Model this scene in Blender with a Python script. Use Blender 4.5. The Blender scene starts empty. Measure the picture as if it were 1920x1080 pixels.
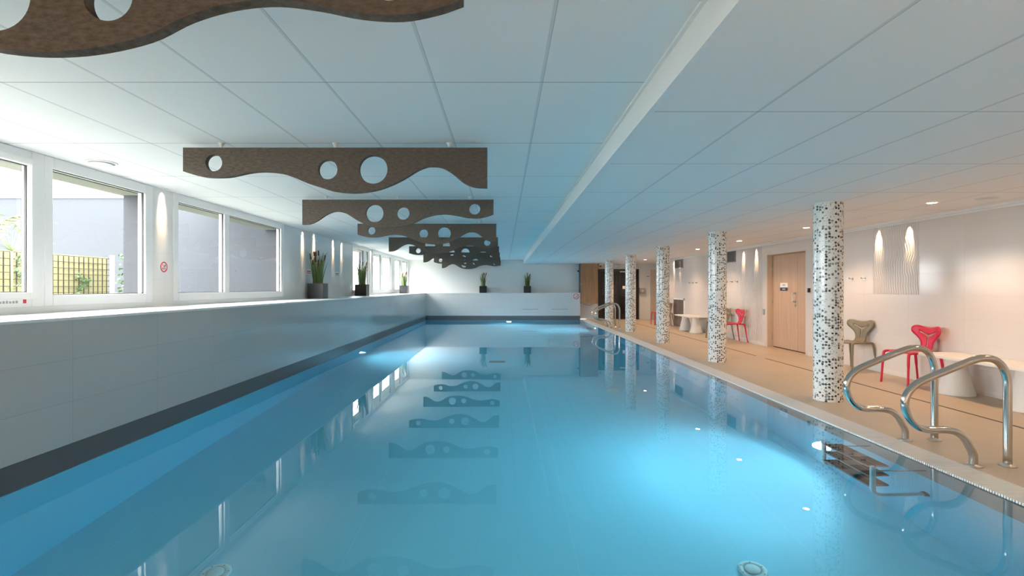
import bpy, math, random
from math import pi, sin, cos, radians as R
from mathutils import Vector, Matrix
from mathutils.geometry import delaunay_2d_cdt
random.seed(7)
SC = bpy.context.scene
COL = SC.collection

# ------------------------------------------------------------------ helpers
class MB:
    def __init__(s): s.v=[]; s.f=[]; s.sm=[]; s.uv=None
    def add(s, vs, fs, smooth=False):
        o=len(s.v); s.v+= [tuple(p) for p in vs]
        for f in fs: s.f.append([i+o for i in f]); s.sm.append(smooth)
    def box(s,x0,x1,y0,y1,z0,z1):
        vs=[(x,y,z) for z in (z0,z1) for y in (y0,y1) for x in (x0,x1)]
        s.add(vs,[(0,2,3,1),(4,5,7,6),(0,1,5,4),(2,6,7,3),(0,4,6,2),(1,3,7,5)]); return s
    def xbox(s, c, sz, M=None):
        vs=[Vector((c[0]+sx*sz[0]/2,c[1]+sy*sz[1]/2,c[2]+sz_*sz[2]/2)) for sz_ in(-1,1) for sy in(-1,1) for sx in(-1,1)]
        if M: vs=[M@v for v in vs]
        s.add(vs,[(0,2,3,1),(4,5,7,6),(0,1,5,4),(2,6,7,3),(0,4,6,2),(1,3,7,5)]); return s
    def tube(s, pts, r, n=12, cap=True, flat=1.0):
        pts=[Vector(p) for p in pts]
        rs = r if isinstance(r,(list,tuple)) else [r]*len(pts)
        t0=(pts[1]-pts[0]).normalized()
        a=Vector((0,0,1)) if abs(t0.z)<.9 else Vector((1,0,0))
        nrm=(a-t0*a.dot(t0)).normalized()
        rings=[]
        for i,p in enumerate(pts):
            if i==0: t=t0
            elif i==len(pts)-1: t=(pts[i]-pts[i-1]).normalized()
            else: t=((pts[i+1]-p).normalized()+(p-pts[i-1]).normalized()).normalized()
            nrm=(nrm-t*nrm.dot(t)).normalized(); b=t.cross(nrm)
            rings.append([p+(nrm*cos(2*pi*k/n)+b*sin(2*pi*k/n)*flat)*rs[i] for k in range(n)])
        vs=[q for rg in rings for q in rg]; fs=[]
        for i in range(len(pts)-1):
            for k in range(n):
                fs.append((i*n+k,i*n+(k+1)%n,(i+1)*n+(k+1)%n,(i+1)*n+k))
        s.add(vs,fs,True)
        if cap:
            o=len(s.v)-len(vs)
            s.f.append([o+k for k in range(n)][::-1]); s.sm.append(False)
            s.f.append([o+(len(pts)-1)*n+k for k in range(n)]); s.sm.append(False)
        return s
    def lathe(s, prof, c=(0,0,0), n=32, smooth=True, ax='z', cap=True):
        def P(r,h,a):
            x,y=r*cos(a),r*sin(a)
            if ax=='z': return (c[0]+x,c[1]+y,c[2]+h)
            if ax=='x': return (c[0]+h,c[1]+x,c[2]+y)
            return (c[0]+x,c[1]+h,c[2]-y)
        vs=[P(r,h,2*pi*k/n) for r,h in prof for k in range(n)]; fs=[]
        for i in range(len(prof)-1):
            for k in range(n): fs.append((i*n+k,i*n+(k+1)%n,(i+1)*n+(k+1)%n,(i+1)*n+k))
        s.add(vs,fs,smooth)
        o=len(s.v)-len(vs)
        if cap:
            s.f.append([o+k for k in range(n)][::-1]); s.sm.append(False)
            s.f.append([o+(len(prof)-1)*n+k for k in range(n)]); s.sm.append(False)
        return s
    def plate(s, outline, holes, th, fn, step=None):
        """2D outline with holes -> solid plate; fn(x,y,side)->3D, side 0 front / 1 back"""
        pts=[];edges=[]
        loops=[outline]+list(holes)
        for lp in loops:
            o=len(pts); pts+= [Vector(p) for p in lp]
            edges+=[(o+i,o+(i+1)%len(lp)) for i in range(len(lp))]
        def inside(p):
            c=False
            for lp in loops:
                for i in range(len(lp)):
                    a,b=lp[i],lp[(i+1)%len(lp)]
                    if (a[1]>p[1])!=(b[1]>p[1]) and p[0]<(b[0]-a[0])*(p[1]-a[1])/(b[1]-a[1])+a[0]: c=not c
            return c
        if step:
            xs=[p[0] for p in outline]; ys=[p[1] for p in outline]
            y=min(ys)+step*.5; 
            while y<max(ys):
                x=min(xs)+step*.5
                while x<max(xs):
                    if inside((x,y)) and min((Vector((x,y))-q).length for q in pts[:sum(len(l) for l in loops)])>step*.5: pts.append(Vector((x,y)))
                    x+=step
                y+=step
        r=delaunay_2d_cdt(pts,edges,[],0,1e-6)
        V,F=r[0],r[2]
        F=[f for f in F if inside(((V[f[0]][0]+V[f[1]][0]+V[f[2]][0])/3,(V[f[0]][1]+V[f[1]][1]+V[f[2]][1])/3))]
        n=len(V)
        vs=[fn(p[0],p[1],0) for p in V]+[fn(p[0],p[1],1) for p in V]
        fs=[tuple(f) for f in F]+[tuple(i+n for i in f[::-1]) for f in F]
        cnt={}
        for f in F:
            for i in range(3):
                e=(f[i],f[(i+1)%3]); cnt[e]=1
        for e in cnt:
            if (e[1],e[0]) not in cnt: fs.append((e[1],e[0],e[0]+n,e[1]+n))
        s.add(vs,fs,bool(step)); return s
    def build(s,name,mat,parent=None,bevel=0,seg=2,uv=None,loc=None):
        me=bpy.data.meshes.new(name); me.from_pydata(s.v,[],s.f); 
        for p,sm in zip(me.polygons,s.sm): p.use_smooth=sm
        if uv:
            l=me.uv_layers.new(name='UVMap')
            for p in me.polygons:
                co=[uv(me.vertices[me.loops[i].vertex_index].co) for i in p.loop_indices]
                for i,c in zip(p.loop_indices,co):
                    c=list(c)
                    if co[0][0]-c[0]>.5: c[0]+=uv.period
                    if c[0]-co[0][0]>.5: c[0]-=uv.period
                    l.data[i].uv=c
        me.validate(); me.update()
        o=bpy.data.objects.new(name,me); COL.objects.link(o)
        if mat: me.materials.append(mat)
        if parent: o.parent=parent
        if loc: o.location=loc
        if bevel:
            m=o.modifiers.new('bevel','BEVEL'); m.width=bevel; m.segments=seg; m.limit_method='ANGLE'; m.angle_limit=R(40)
            m.harden_normals=False
        return o

def tag(o,label=None,cat=None,group=None,kind=None):
    if label: o['label']=label
    if cat: o['category']=cat
    if group: o['group']=group
    if kind: o['kind']=kind
    return o
def thing(name,loc,label,cat,group=None,rz=0,kind=None):
    o=bpy.data.objects.new(name,None); COL.objects.link(o); o.location=loc; o.rotation_euler=(0,0,rz)
    o.empty_display_size=.1
    return tag(o,label,cat,group,kind)
def kids(o): return [c for c in bpy.data.objects if c.parent==o]
def dup(o,parent=None,loc=None,rz=None,label=None,group=None,mat=None):
    c=o.copy(); COL.objects.link(c)
    if parent is not None: c.parent=parent
    if loc is not None: c.location=loc
    if rz is not None: c.rotation_euler=(0,0,rz)
    if label: c['label']=label
    if group: c['group']=group
    if mat and c.type=='MESH' and c.data.materials and c.data.materials[0].name in mat:
        c.data=c.data.copy(); c.data.materials[0]=mat[c.data.materials[0].name]
    for ch in kids(o): dup(ch,c,mat=mat)
    return c
def smooth_path(pts,k=6):
    P=[Vector(p) for p in pts]; P=[P[0]*2-P[1]]+P+[P[-1]*2-P[-2]]; out=[]
    for i in range(1,len(P)-2):
        for j in range(k):
            t=j/k; p0,p1,p2,p3=P[i-1],P[i],P[i+1],P[i+2]
            out.append(.5*((2*p1)+(p2-p0)*t+(2*p0-5*p1+4*p2-p3)*t*t+(3*p1-p0-3*p2+p3)*t**3))
    out.append(P[-2]); return out
def circ(cx,cy,r,n=40): return [(cx+r*cos(2*pi*i/n),cy+r*sin(2*pi*i/n)) for i in range(n)]

# ------------------------------------------------------------------ materials
def mat(name,col,rough=.5,metal=0,spec=.5,coat=0,emit=None,es=0):
    m=bpy.data.materials.new(name); m.use_nodes=True; b=m.node_tree.nodes['Principled BSDF']
    b.inputs['Base Color'].default_value=(*col,1); b.inputs['Roughness'].default_value=rough
    b.inputs['Metallic'].default_value=metal; b.inputs['Specular IOR Level'].default_value=spec
    b.inputs['Coat Weight'].default_value=coat; b.inputs['Coat Roughness'].default_value=.05
    if emit: b.inputs['Emission Color'].default_value=(*emit,1); b.inputs['Emission Strength'].default_value=es
    m['b']=1
    return m
class NT:
    def __init__(s,m): s.m=m; s.t=m.node_tree; s.b=s.t.nodes['Principled BSDF']
    def n(s,ty,**kw):
        x=s.t.nodes.new(ty)
        for k,v in kw.items(): setattr(x,k,v)
        return x
    def l(s,a,b): s.t.links.new(a,b)
    def val(s,x,sock):
        if isinstance(x,(int,float)): sock.default_value=x
        elif isinstance(x,tuple): sock.default_value=x
        else: s.l(x,sock)
    def math(s,op,a,b=0,c=None,clamp=False):
        x=s.n('ShaderNodeMath',operation=op,use_clamp=clamp); s.val(a,x.inputs[0]); s.val(b,x.inputs[1])
        if c is not None: s.val(c,x.inputs[2])
        return x.outputs[0]
    def co(s,kind='Object'): return s.n('ShaderNodeTexCoord').outputs[kind]
    def sep(s,v): x=s.n('ShaderNodeSeparateXYZ'); s.l(v,x.inputs[0]); return x.outputs
    def comb(s,a,b,c=0): x=s.n('ShaderNodeCombineXYZ'); s.val(a,x.inputs[0]);s.val(b,x.inputs[1]);s.val(c,x.inputs[2]); return x.outputs[0]
    def mix(s,f,a,b):
        x=s.n('ShaderNodeMix',data_type='RGBA'); s.val(f,x.inputs[0])
        for v,i in ((a,6),(b,7)):
            if isinstance(v,tuple): x.inputs[i].default_value=(*v[:3],1)
            else: s.l(v,x.inputs[i])
        return x.outputs[2]
    def line(s,c,off,per,w):   # 1 inside a joint of width w repeating every per
        a=s.math('DIVIDE',s.math('SUBTRACT',c,off),per); a=s.math('ADD',a,.5); a=s.math('FRACT',a)
        a=s.math('ABSOLUTE',s.math('SUBTRACT',a,.5)); return s.math('LESS_THAN',a,w/2/per)
    def noise(s,v,scale,detail=3,rough=.5):
        x=s.n('ShaderNodeTexNoise'); s.l(v,x.inputs['Vector']); x.inputs['Scale'].default_value=scale; x.inputs['Detail'].default_value=detail; x.inputs['Roughness'].default_value=rough; return x
    def bump(s,h,st=.3,dist=.01):
        x=s.n('ShaderNodeBump'); x.inputs['Strength'].default_value=st; x.inputs['Distance'].default_value=dist; s.l(h,x.inputs['Height']); s.l(x.outputs[0],s.b.inputs['Normal']); return x
    def scale(s,v,sc): x=s.n('ShaderNodeMapping'); s.l(v,x.inputs[0]); x.inputs['Scale'].default_value=sc; return x.outputs[0]

M={}
# ceiling tiles .6 x 1.2
def ceiling_mat():
    m=mat('ceiling_tile',(.86,.86,.86),.75,spec=.25); t=NT(m); x,y,z=t.sep(t.co())[0:3]
    a=t.line(y,2.846-.004,1.2,.007); b=t.line(x,.2075,.6,.016); b2=t.line(x,.2075+.008,.6,.003)
    c=t.mix(b,(.86,.86,.855),(.70,.71,.72)); c=t.mix(b2,c,(.45,.46,.47)); c=t.mix(a,c,(.33,.33,.34))
    t.l(c,t.b.inputs['Base Color'])
    h=t.math('SUBTRACT',1,t.math('MAXIMUM',a,b)); t.bump(h,.25,.004)
    return m
M['ceiling']=ceiling_mat()
def tile_mat(name,ax,off,per,col=(.82,.81,.79),rough=.09,hoff=(0,.306),relief=None,jw=.003,spec=.5,jc=.6):
    m=mat(name,col,rough,spec=spec); t=NT(m); s=t.sep(t.co()); u=s[ax]; z=s[2]
    a=t.line(u,off,per,jw); b=t.line(z,hoff[0],hoff[1],jw); j=t.math('MAXIMUM',a,b)
    # faint tone shift tile to tile
    wn=t.n('ShaderNodeTexWhiteNoise'); t.l(t.comb(t.math('FLOOR',t.math('DIVIDE',t.math('SUBTRACT',u,off),per)),t.math('FLOOR',t.math('DIVIDE',t.math('SUBTRACT',z,hoff[0]),hoff[1]))),wn.inputs['Vector'])
    c0=t.mix(wn.outputs['Value'],col,tuple(k*.965 for k in col))
    t.l(t.mix(j,c0,tuple(k*jc for k in col)),t.b.inputs['Base Color'])
    t.l(t.math('ADD',rough,t.math('MULTIPLY',j,.4)),t.b.inputs['Roughness'])
    h=t.math('SUBTRACT',1,j)
    if relief:
        mask=None
        for (y0,y1,z0) in relief:
            k=t.math('MULTIPLY',t.math('GREATER_THAN',u,y0),t.math('LESS_THAN',u,y1)); k=t.math('MULTIPLY',k,t.math('GREATER_THAN',z,z0))
            mask=k if mask is None else t.math('MAXIMUM',mask,k)
        ns=t.noise(t.comb(u,t.math('MULTIPLY',z,2.2)),1.6,1)
        w=t.math('SINE',t.math('ADD',t.math('MULTIPLY',u,150),t.math('MULTIPLY',ns.outputs[0],22)))
        h=t.math('ADD',h,t.math('MULTIPLY',t.math('MULTIPLY',w,1.3),mask))
        t.bump(h,.65,.005)
    else: t.bump(h,.3,.002)
    return m
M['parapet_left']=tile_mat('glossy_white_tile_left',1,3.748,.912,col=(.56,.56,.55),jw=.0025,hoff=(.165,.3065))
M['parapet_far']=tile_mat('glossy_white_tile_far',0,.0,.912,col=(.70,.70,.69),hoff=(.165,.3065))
M['wall_left']=tile_mat('white_wall_tile_left',1,.1,.45,rough=.18,col=(.80,.79,.77),jc=.8,hoff=(1.084,.306))
M['wall_right']=tile_mat('white_wall_tile_right',1,.15,.9,rough=.13,spec=.32,hoff=(0,.3),col=(.70,.655,.625),relief=[(7.15,8.05,1.2),(11.5,12.55,-1)],jw=.0022,jc=.86)
M['wall_plain']=mat('painted_wall',(.78,.77,.75),.6,spec=.3)
M['skirt']=mat('skirting_tile',(.70,.66,.63),.3)
M['ledge']=mat('ledge_stone',(.86,.85,.83),.3)
def deck_mat():
    m=mat('beige_deck_tile',(.56,.45,.32),.42,spec=.4); t=NT(m); c=t.co(); s=t.sep(c)
    n1=t.noise(c,1.2,4); n2=t.noise(c,60,3)
    col=t.mix(n1.outputs[0],(.46,.365,.26),(.60,.48,.345)); col=t.mix(t.math('MULTIPLY',n2.outputs[0],.35),col,(.44,.35,.25))
    j=t.math('MAXIMUM',t.line(s[0],3.376,.6,.004),t.line(s[1],.3,.6,.004))
    t.l(t.mix(j,col,(.40,.32,.23)),t.b.inputs['Base Color']); t.bump(n2.outputs[0],.08,.003); return m
M['deck']=deck_mat()
M['band']=mat('grey_band_tile',(.12,.12,.125),.35)
M['bandR']=mat('taupe_band_tile',(.34,.27,.23),.5)
def liner_mat():
    m=mat('pool_liner',(.42,.72,.80),.5,spec=.3); t=NT(m); c=t.co(); s=t.sep(c)
    l=t.line(s[0],.52,1.65,.012); l2=t.line(s[1],.4,25,.01)
    t.l(t.mix(t.math('MULTIPLY',l,.3),(.38,.70,.82),(.54,.81,.9)),t.b.inputs['Base Color']); return m
M['liner']=liner_mat()
def water_mat():
    m=bpy.data.materials.new('pool_water'); m.use_nodes=True; t=m.node_tree; t.nodes.clear()
    o=t.nodes.new('ShaderNodeOutputMaterial'); g=t.nodes.new('ShaderNodeBsdfGlass'); g.inputs['IOR'].default_value=1.33; g.inputs['Roughness'].default_value=0.0
    g.inputs['Color'].default_value=(1,1,1,1)
    tc=t.nodes.new('ShaderNodeTexCoord'); n=t.nodes.new('ShaderNodeTexNoise'); n.inputs['Scale'].default_value=1.1; n.inputs['Detail'].default_value=1.5
    b=t.nodes.new('ShaderNodeBump'); b.inputs['Strength'].default_value=.12; b.inputs['Distance'].default_value=.006
    t.links.new(tc.outputs['Object'],n.inputs['Vector']); t.links.new(n.outputs[0],b.inputs['Height']); t.links.new(b.outputs[0],g.inputs['Normal'])
    t.links.new(g.outputs[0],o.inputs['Surface'])
    v=t.nodes.new('ShaderNodeVolumeAbsorption'); v.inputs['Color'].default_value=(.30,.845,.945,1); v.inputs['Density'].default_value=.37
    t.links.new(v.outputs[0],o.inputs['Volume']); return m
M['water']=water_mat()
def glass_mat():
    m=bpy.data.materials.new('window_glass'); m.use_nodes=True; t=m.node_tree; t.nodes.clear()
    o=t.nodes.new('ShaderNodeOutputMaterial'); a=t.nodes.new('ShaderNodeBsdfTransparent'); a.inputs[0].default_value=(.93,.95,.96,1)
    g=t.nodes.new('ShaderNodeBsdfGlossy'); g.inputs['Roughness'].default_value=.01
    f=t.nodes.new('ShaderNodeFresnel'); f.inputs[0].default_value=1.5; x=t.nodes.new('ShaderNodeMixShader')
    ge=t.nodes.new('ShaderNodeNewGeometry'); mu=t.nodes.new('ShaderNodeMath'); mu.operation='MULTIPLY'; su=t.nodes.new('ShaderNodeMath'); su.operation='SUBTRACT'; su.inputs[0].default_value=1
    t.links.new(ge.outputs['Backfacing'],su.inputs[1]); t.links.new(f.outputs[0],mu.inputs[0]); t.links.new(su.outputs[0],mu.inputs[1])
    t.links.new(mu.outputs[0],x.inputs[0]); t.links.new(a.outputs[0],x.inputs[1]); t.links.new(g.outputs[0],x.inputs[2])
    t.links.new(x.outputs[0],o.inputs[0]); return m
M['glass']=glass_mat()
M['frame']=mat('white_pvc',(.82,.82,.82),.3)
M['gasket']=mat('black_gasket',(.02,.02,.02),.6)
M['trimw']=mat('white_trim',(.82,.82,.81),.45)
M['riser']=mat('white_lacquer_riser',(.86,.86,.85),.35)
M['grating']=mat('white_grating',(.80,.78,.75),.5)
M['channel']=mat('dark_channel',(.06,.055,.05),.7)
def steel(name,rough,col=(.56,.54,.51)):
    return mat(name,col,rough,metal=1)
M['steel']=steel('polished_steel',.13)
M['steel_s']=steel('satin_steel',.35)
M['tread']=mat('grey_tread',(.16,.15,.15),.45)
def baffle_mat():
    m=mat('brown_fibre_board',(.13,.1,.08),.9,spec=.15); t=NT(m); c=t.co(); n=t.noise(t.scale(c,(1,1,2.5)),28,5,.7)
    cr=t.n('ShaderNodeValToRGB'); t.l(n.outputs[0],cr.inputs[0]); cr.color_ramp.elements[0].position=.35; cr.color_ramp.elements[0].color=(.088,.073,.061,1)
    cr.color_ramp.elements[1].position=.75; cr.color_ramp.elements[1].color=(.19,.155,.126,1)
    t.l(cr.outputs[0],t.b.inputs['Base Color']); t.bump(n.outputs[0],.3,.004); return m
M['baffle']=baffle_mat()
def wood(name,a,b,ax=2,sc=1.0,rough=.5):
    m=mat(name,a,rough,spec=.3); t=NT(m); c=t.co(); s=[9*sc,9*sc,9*sc]; s[ax]=.6*sc
    n=t.noise(t.scale(c,tuple(s)),2.2,5,.6); n2=t.noise(t.scale(c,tuple(k*6 for k in s)),3,3)
    f=t.math('ADD',t.math('MULTIPLY',n.outputs[0],.7),t.math('MULTIPLY',n2.outputs[0],.3))
    cr=t.n('ShaderNodeValToRGB'); t.l(f,cr.inputs[0]); cr.color_ramp.elements[0].position=.35; cr.color_ramp.elements[0].color=(*a,1); cr.color_ramp.elements[1].position=.65; cr.color_ramp.elements[1].color=(*b,1)
    t.l(cr.outputs[0],t.b.inputs['Base Color']); return m
M['door']=wood('pale_oak_laminate',(.50,.34,.24),(.60,.43,.31),sc=.8)
M['jamb']=mat('beige_jamb',(.62,.50,.38),.5)
M['oak']=wood('oak_cladding',(.27,.135,.062),(.50,.285,.15),sc=.7)
M['black']=mat('black_laminate',(.012,.010,.009),.35)
M['blackglass']=mat('dark_door_glass',(.01,.01,.01),.08)
M['red']=mat('red_plastic',(.60,.014,.055),.38)
M['olive']=mat('taupe_plastic',(.22,.18,.11),.4)
M['bench']=mat('white_bench_plastic',(.80,.78,.74),.45)
M['pot_g']=mat('anthracite_pot',(.045,.045,.05),.35)
M['pot_b']=mat('dark_brown_pot',(.035,.022,.016),.4)
M['pot_k']=mat('black_pot',(.012,.012,.012),.45)
M['soil']=mat('soil',(.03,.02,.015),.9)
def leafm(name,a,b):
    m=mat(name,a,.55); t=NT(m); n=t.noise(t.co(),18,2); t.l(t.mix(n.outputs[0],a,b),t.b.inputs['Base Color']); return m
M['reed']=leafm('reed_green',(.07,.13,.035),(.24,.30,.10))
M['cattail']=mat('cattail_brown',(.13,.035,.022),.9)
M['ivy']=leafm('ivy_green',(.03,.08,.025),(.10,.17,.06))
M['palm']=leafm('palm_green',(.10,.15,.03),(.25,.25,.06))
M['grass']=leafm('pale_grass',(.15,.22,.08),(.3,.36,.18))
M['sign_w']=mat('sign_white',(.85,.85,.85),.4)
M['sign_r']=mat('sign_red',(.62,.01,.02),.4)
M['sign_k']=mat('sign_black',(.01,.01,.01),.4)
M['navy']=mat('sign_navy',(.03,.045,.09),.4)
M['grey']=mat('grey_plastic',(.35,.34,.33),.4)
M['white']=mat('white_plastic',(.8,.79,.77),.4)
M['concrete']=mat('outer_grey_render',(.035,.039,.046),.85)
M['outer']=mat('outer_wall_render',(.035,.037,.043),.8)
M['soffit']=mat('soffit_beige',(.20,.20,.17),.8)
M['whiteb']=mat('white_building_render',(.85,.85,.85),.8)
M['fencep']=mat('yellow_screen',(.40,.37,.20),.8)
M['wire']=mat('rust_brown_wire',(.03,.02,.012),.7)
M['ground']=mat('outside_ground',(.2,.21,.17),.9)
M['mirror']=mat('smoked_panel',(.18,.15,.13),.12)
M['warm']=mat('warm_lamp',(1,.85,.65),.5,emit=(1,.80,.55),es=45)
M['warm_dim']=mat('warm_washer_lens',(1,.85,.65),.5,emit=(1,.80,.55),es=2.5)
M['cool']=mat('pool_lamp',(.9,.95,1),.5,emit=(.72,.9,1),es=60)
def mosaic():
    m=mat('penny_mosaic',(.74,.74,.70),.22); t=NT(m); uv=t.co('UV')
    def layer(sc,rnd,seed,thr,rad):
        mp=t.n('ShaderNodeMapping'); t.l(uv,mp.inputs[0]); mp.inputs['Location'].default_value=(seed*1.37,seed*2.11,0)
        v=t.n('ShaderNodeTexVoronoi',voronoi_dimensions='2D'); t.l(mp.outputs[0],v.inputs['Vector']); v.inputs['Scale'].default_value=sc; v.inputs['Randomness'].default_value=rnd
        s=t.sep(v.outputs['Color'])
        k=t.math('MULTIPLY',t.math('LESS_THAN',v.outputs['Distance'],rad),t.math('LESS_THAN',s[0],thr))
        return k,s[1],v
    base=(.82,.81,.77)
    k3,c3,_=layer(125,.9,3,.16,.30)
    c=t.mix(t.math('MULTIPLY',k3,.75),base,(.22,.2,.18))
    k2,c2,_=layer(66,.9,2,.15,.36)
    c=t.mix(t.math('MULTIPLY',k2,t.math('ADD',.35,t.math('MULTIPLY',c2,.6))),c,(.12,.11,.095))
    k1,c1,_=layer(31,.7,1,.42,.40)
    c=t.mix(t.math('MULTIPLY',k1,t.math('ADD',.62,t.math('MULTIPLY',c1,.45),clamp=True)),c,(.045,.038,.03))
    t.l(c,t.b.inputs['Base Color']); return m
M['mosaic']=mosaic()

# ------------------------------------------------------------------ dimensions
XL=-3.155; XW=-3.95; XG=3.124; XD=3.376; XR=5.80; YF=20.65; YE=21.05; Y0=.45; YB=-2.2
ZW=-.012; ZC=2.44; ZR=2.277; ZP=1.084; ZPB=.165; XS=.80; ZB=-1.36; XRR=6.9; YRR=18.95
def struct(name,mb,m,label=None,**k): return tag(mb.build(name,M[m],**k),label,None,None,'structure')

# deck
mb=MB(); mb.box(XD,XRR+.2,YB,YE,-.3,0); mb.box(XW-.3,XD,YB,Y0-.2,-.3,0)
struct('floor',mb,'deck','beige tiled pool deck along the right of the pool')
# pool shell
mb=MB(); mb.box(XL-.3,XD,Y0-.2,YE,ZB-.2,ZB)
struct('pool_floor',mb,'liner','pale blue pool bottom')
mb=MB(); mb.box(XL-.3,XL,Y0-.2,YE,ZB,-.03); mb.box(XG,XD,Y0-.2,YE,ZB,-.33); mb.box(XL,XG,YF,YE,ZB,-.03); mb.box(XL,XG,Y0-.2,Y0,ZB,-.03)
struct('pool_wall',mb,'liner','pale blue side walls of the pool basin')
mb=MB(); mb.box(XG,XD,Y0-.2,YE,-.33,-.055)
struct('pool_edge_band',mb,'bandR','taupe tile band under the right pool edge')
mb=MB(); mb.box(XL-.3,XL-.012,Y0-.2,YE,-.03,ZPB); mb.box(XL-.012,XG-.05,YF+.012,YE,-.03,ZPB)
struct('waterline_band',mb,'band','dark grey tile band above the waterline at left and far end')
# parapets
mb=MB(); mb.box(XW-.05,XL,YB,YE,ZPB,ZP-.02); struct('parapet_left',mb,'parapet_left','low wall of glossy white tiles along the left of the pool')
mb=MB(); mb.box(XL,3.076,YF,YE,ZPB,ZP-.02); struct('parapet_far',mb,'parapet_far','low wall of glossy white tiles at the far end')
mb=MB(); mb.box(XW-.05,XL+.004,YB,YE,ZP-.02,ZP); mb.box(XL+.004,3.080,YF-.004,YE,ZP-.02,ZP)
struct('parapet_ledge',mb,'ledge','white ledge on top of the low walls')
# water
mb=MB(); mb.box(XL-.1,XG+.1,Y0-.1,YF+.2,ZB-.1,ZW)
w=tag(mb.build('pool_water',M['water']),'still blue water filling the swimming pool','water',None,'stuff')
# gutter
mb=MB(); mb.box(XG,XD,Y0-.2,YE,-.055,-.05)
struct('gutter_channel',mb,'channel','dark channel under the overflow grating')
mb=MB(); y=Y0
while y<YE-.01:
    mb.box(XG,XD,y,y+.0115,-.022,0.001); y+=.0185
mb.box(XG+.03,XG+.045,Y0,YE,-.03,-.012); mb.box(XD-.045,XD-.03,Y0,YE,-.03,-.012)
struct('gutter_grating',mb,'grating','white slatted overflow grating along the right pool edge')
# slot drain in deck
mb=MB()
for a,b in ((YB+.1,9.39),(9.75,18.9)): mb.box(4.785,4.815,a,b,-.01,.0015)
struct('slot_drain',mb,'channel','dark slot drain running along the beige deck')

# ceilings
mb=MB(); mb.box(XW,XS,YB,YE,ZC,ZC+.05); struct('ceiling_pool',mb,'ceiling','white tiled ceiling over the pool')
mb=MB(); mb.box(XS+.035,XRR,YB,YE,ZR,ZR+.05); struct('ceiling_deck',mb,'ceiling','lower white tiled ceiling over the deck')
mb=MB(); mb.box(XS,XS+.012,YB,YE,ZR,ZC); mb.box(XS+.012,XS+.036,YB,YE,ZR,ZR+.012); mb.box(XS-.02,XS,YB,YE,ZC-.012,ZC)
struct('ceiling_step',mb,'riser','white step between the two ceiling heights')
mb=MB(); mb.box(XW-.35,XRR+.3,YB-.2,YE+.2,2.62,2.9); struct('roof_slab',mb,'outer','roof slab')
# trim at top of the right wall
mb=MB(); mb.box(XR-.07,XR,YB,YRR,ZR-.028,ZR); mb.box(XR-.02,XR,YB,YRR,ZR-.05,ZR-.028)
struct('trim_1',mb,'trimw','white cornice at top of the right wall')
mb=MB(); mb.box(XR-.012,XR,YB,9.75,0,.07); mb.box(XR-.012,XR,11.38,16.4,0,.07)
struct('baseboard_right',mb,'skirt')

# left wall: openings
wins=[(.9,2.25),(2.35,4.389),(4.389,5.745),(6.106,9.17),(13.31,15.05),(15.32,18.06),(18.06,21.05)]
ZB0,ZT0=1.14,ZC
solid=[]; y=YB
for a,b in sorted(wins):
    if a>y+.001: solid.append((y,a))
    y=b
if y<YE: solid.append((y,YE))
mb=MB()
for a,b in solid: mb.box(XW-.03,XW,a,b,ZB0,ZC)
mb.box(XW-.03,XW,YB,YE,ZP,ZB0)
struct('wall_left',mb,'wall_left','white tiled window wall at left')
mb=MB()
for a,b in solid: mb.box(XW-.32,XW-.03,a,b,ZB0,2.62)
mb.box(XW-.32,XW-.03,YB,YE,.3,ZB0)
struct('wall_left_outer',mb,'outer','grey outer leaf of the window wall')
mb=MB(); mb.box(XW-.36,XW-.1,YB,YE,2.335,2.62)
struct('window_lintel',mb,'soffit','pale lintel above the windows outside')

def window(i,y0,y1,panes,label,sash=None):
    root=thing('window_%d'%i,(XW,(y0+y1)/2,ZB0),label,None,kind='structure'); cy=(y0+y1)/2
    def L(mb): # world->local
        mb.v=[(a-XW,b-cy,c-ZB0) for a,b,c in mb.v]; return mb
    X0,X1=XW-.075,XW+.012
    mb=MB(); g0,g1=panes[0][0],panes[-1][1]
    mb.box(X0,X1,y0,g0,ZB0,ZC-.002); mb.box(X0,X1,g1,y1,ZB0,ZC-.002)
    mb.box(X0,X1,g0,g1,ZB0,1.237); mb.box(X0,X1,g0,g1,2.34,ZC-.002)
    for (a,b),(c,d) in zip(panes,panes[1:]): mb.box(X0,X1,b,c,1.237,2.34)
    L(mb).build('window_frame',M['frame'],root,bevel=.004,seg=1)
    for a,b in panes:
        if sash and (a,b)==sash:
            s=MB(); w=.055; q0,q1=a-.035,b+.035; z0,z1=1.237-.03,2.34+.03
            s.box(XW-.03,X1+.02,q0,q0+w,z0,z1); s.box(XW-.03,X1+.02,q1-w,q1,z0,z1); s.box(XW-.03,X1+.02,q0+w,q1-w,z0,z0+w); s.box(XW-.03,X1+.02,q0+w,q1-w,z1-w,z1)
            so=L(s).build('sash',M['frame'],root,bevel=.004,seg=1)
            a,b=q0+w,q1-w; lo,hi=z0+w,z1-w
            hd=MB(); hd.box(X1+.02,X1+.03,q0+.012,q0+.04,1.7,1.82); hd.box(X1+.03,X1+.05,q0+.018,q0+.034,1.6,1.8)
            L(hd).build('handle',M['white'],so)
        else: lo,hi=1.237,2.34
        g=MB(); k=.006
        for q in ((a,a+k,lo,hi),(b-k,b,lo,hi),(a,b,lo,lo+k),(a,b,hi-k,hi)): g.box(XW-.03,XW-.012,*q)
        L(g).build('gasket',M['gasket'],root)
        p=MB(); p.box(XW-.040,XW-.034,a,b,lo,hi); L(p).build('pane',M['glass'],root)
    return root
window(1,.9,2.25,[(.99,2.16)],'white framed window left of the view')
window(2,2.35,4.389,[(2.45,3.3),(3.39,4.27)],'white framed window with opening sash nearest the camera',sash=(3.39,4.27))
window(3,4.389,5.745,[(4.472,5.626)],'white framed fixed window looking out on the mesh fence')
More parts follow.
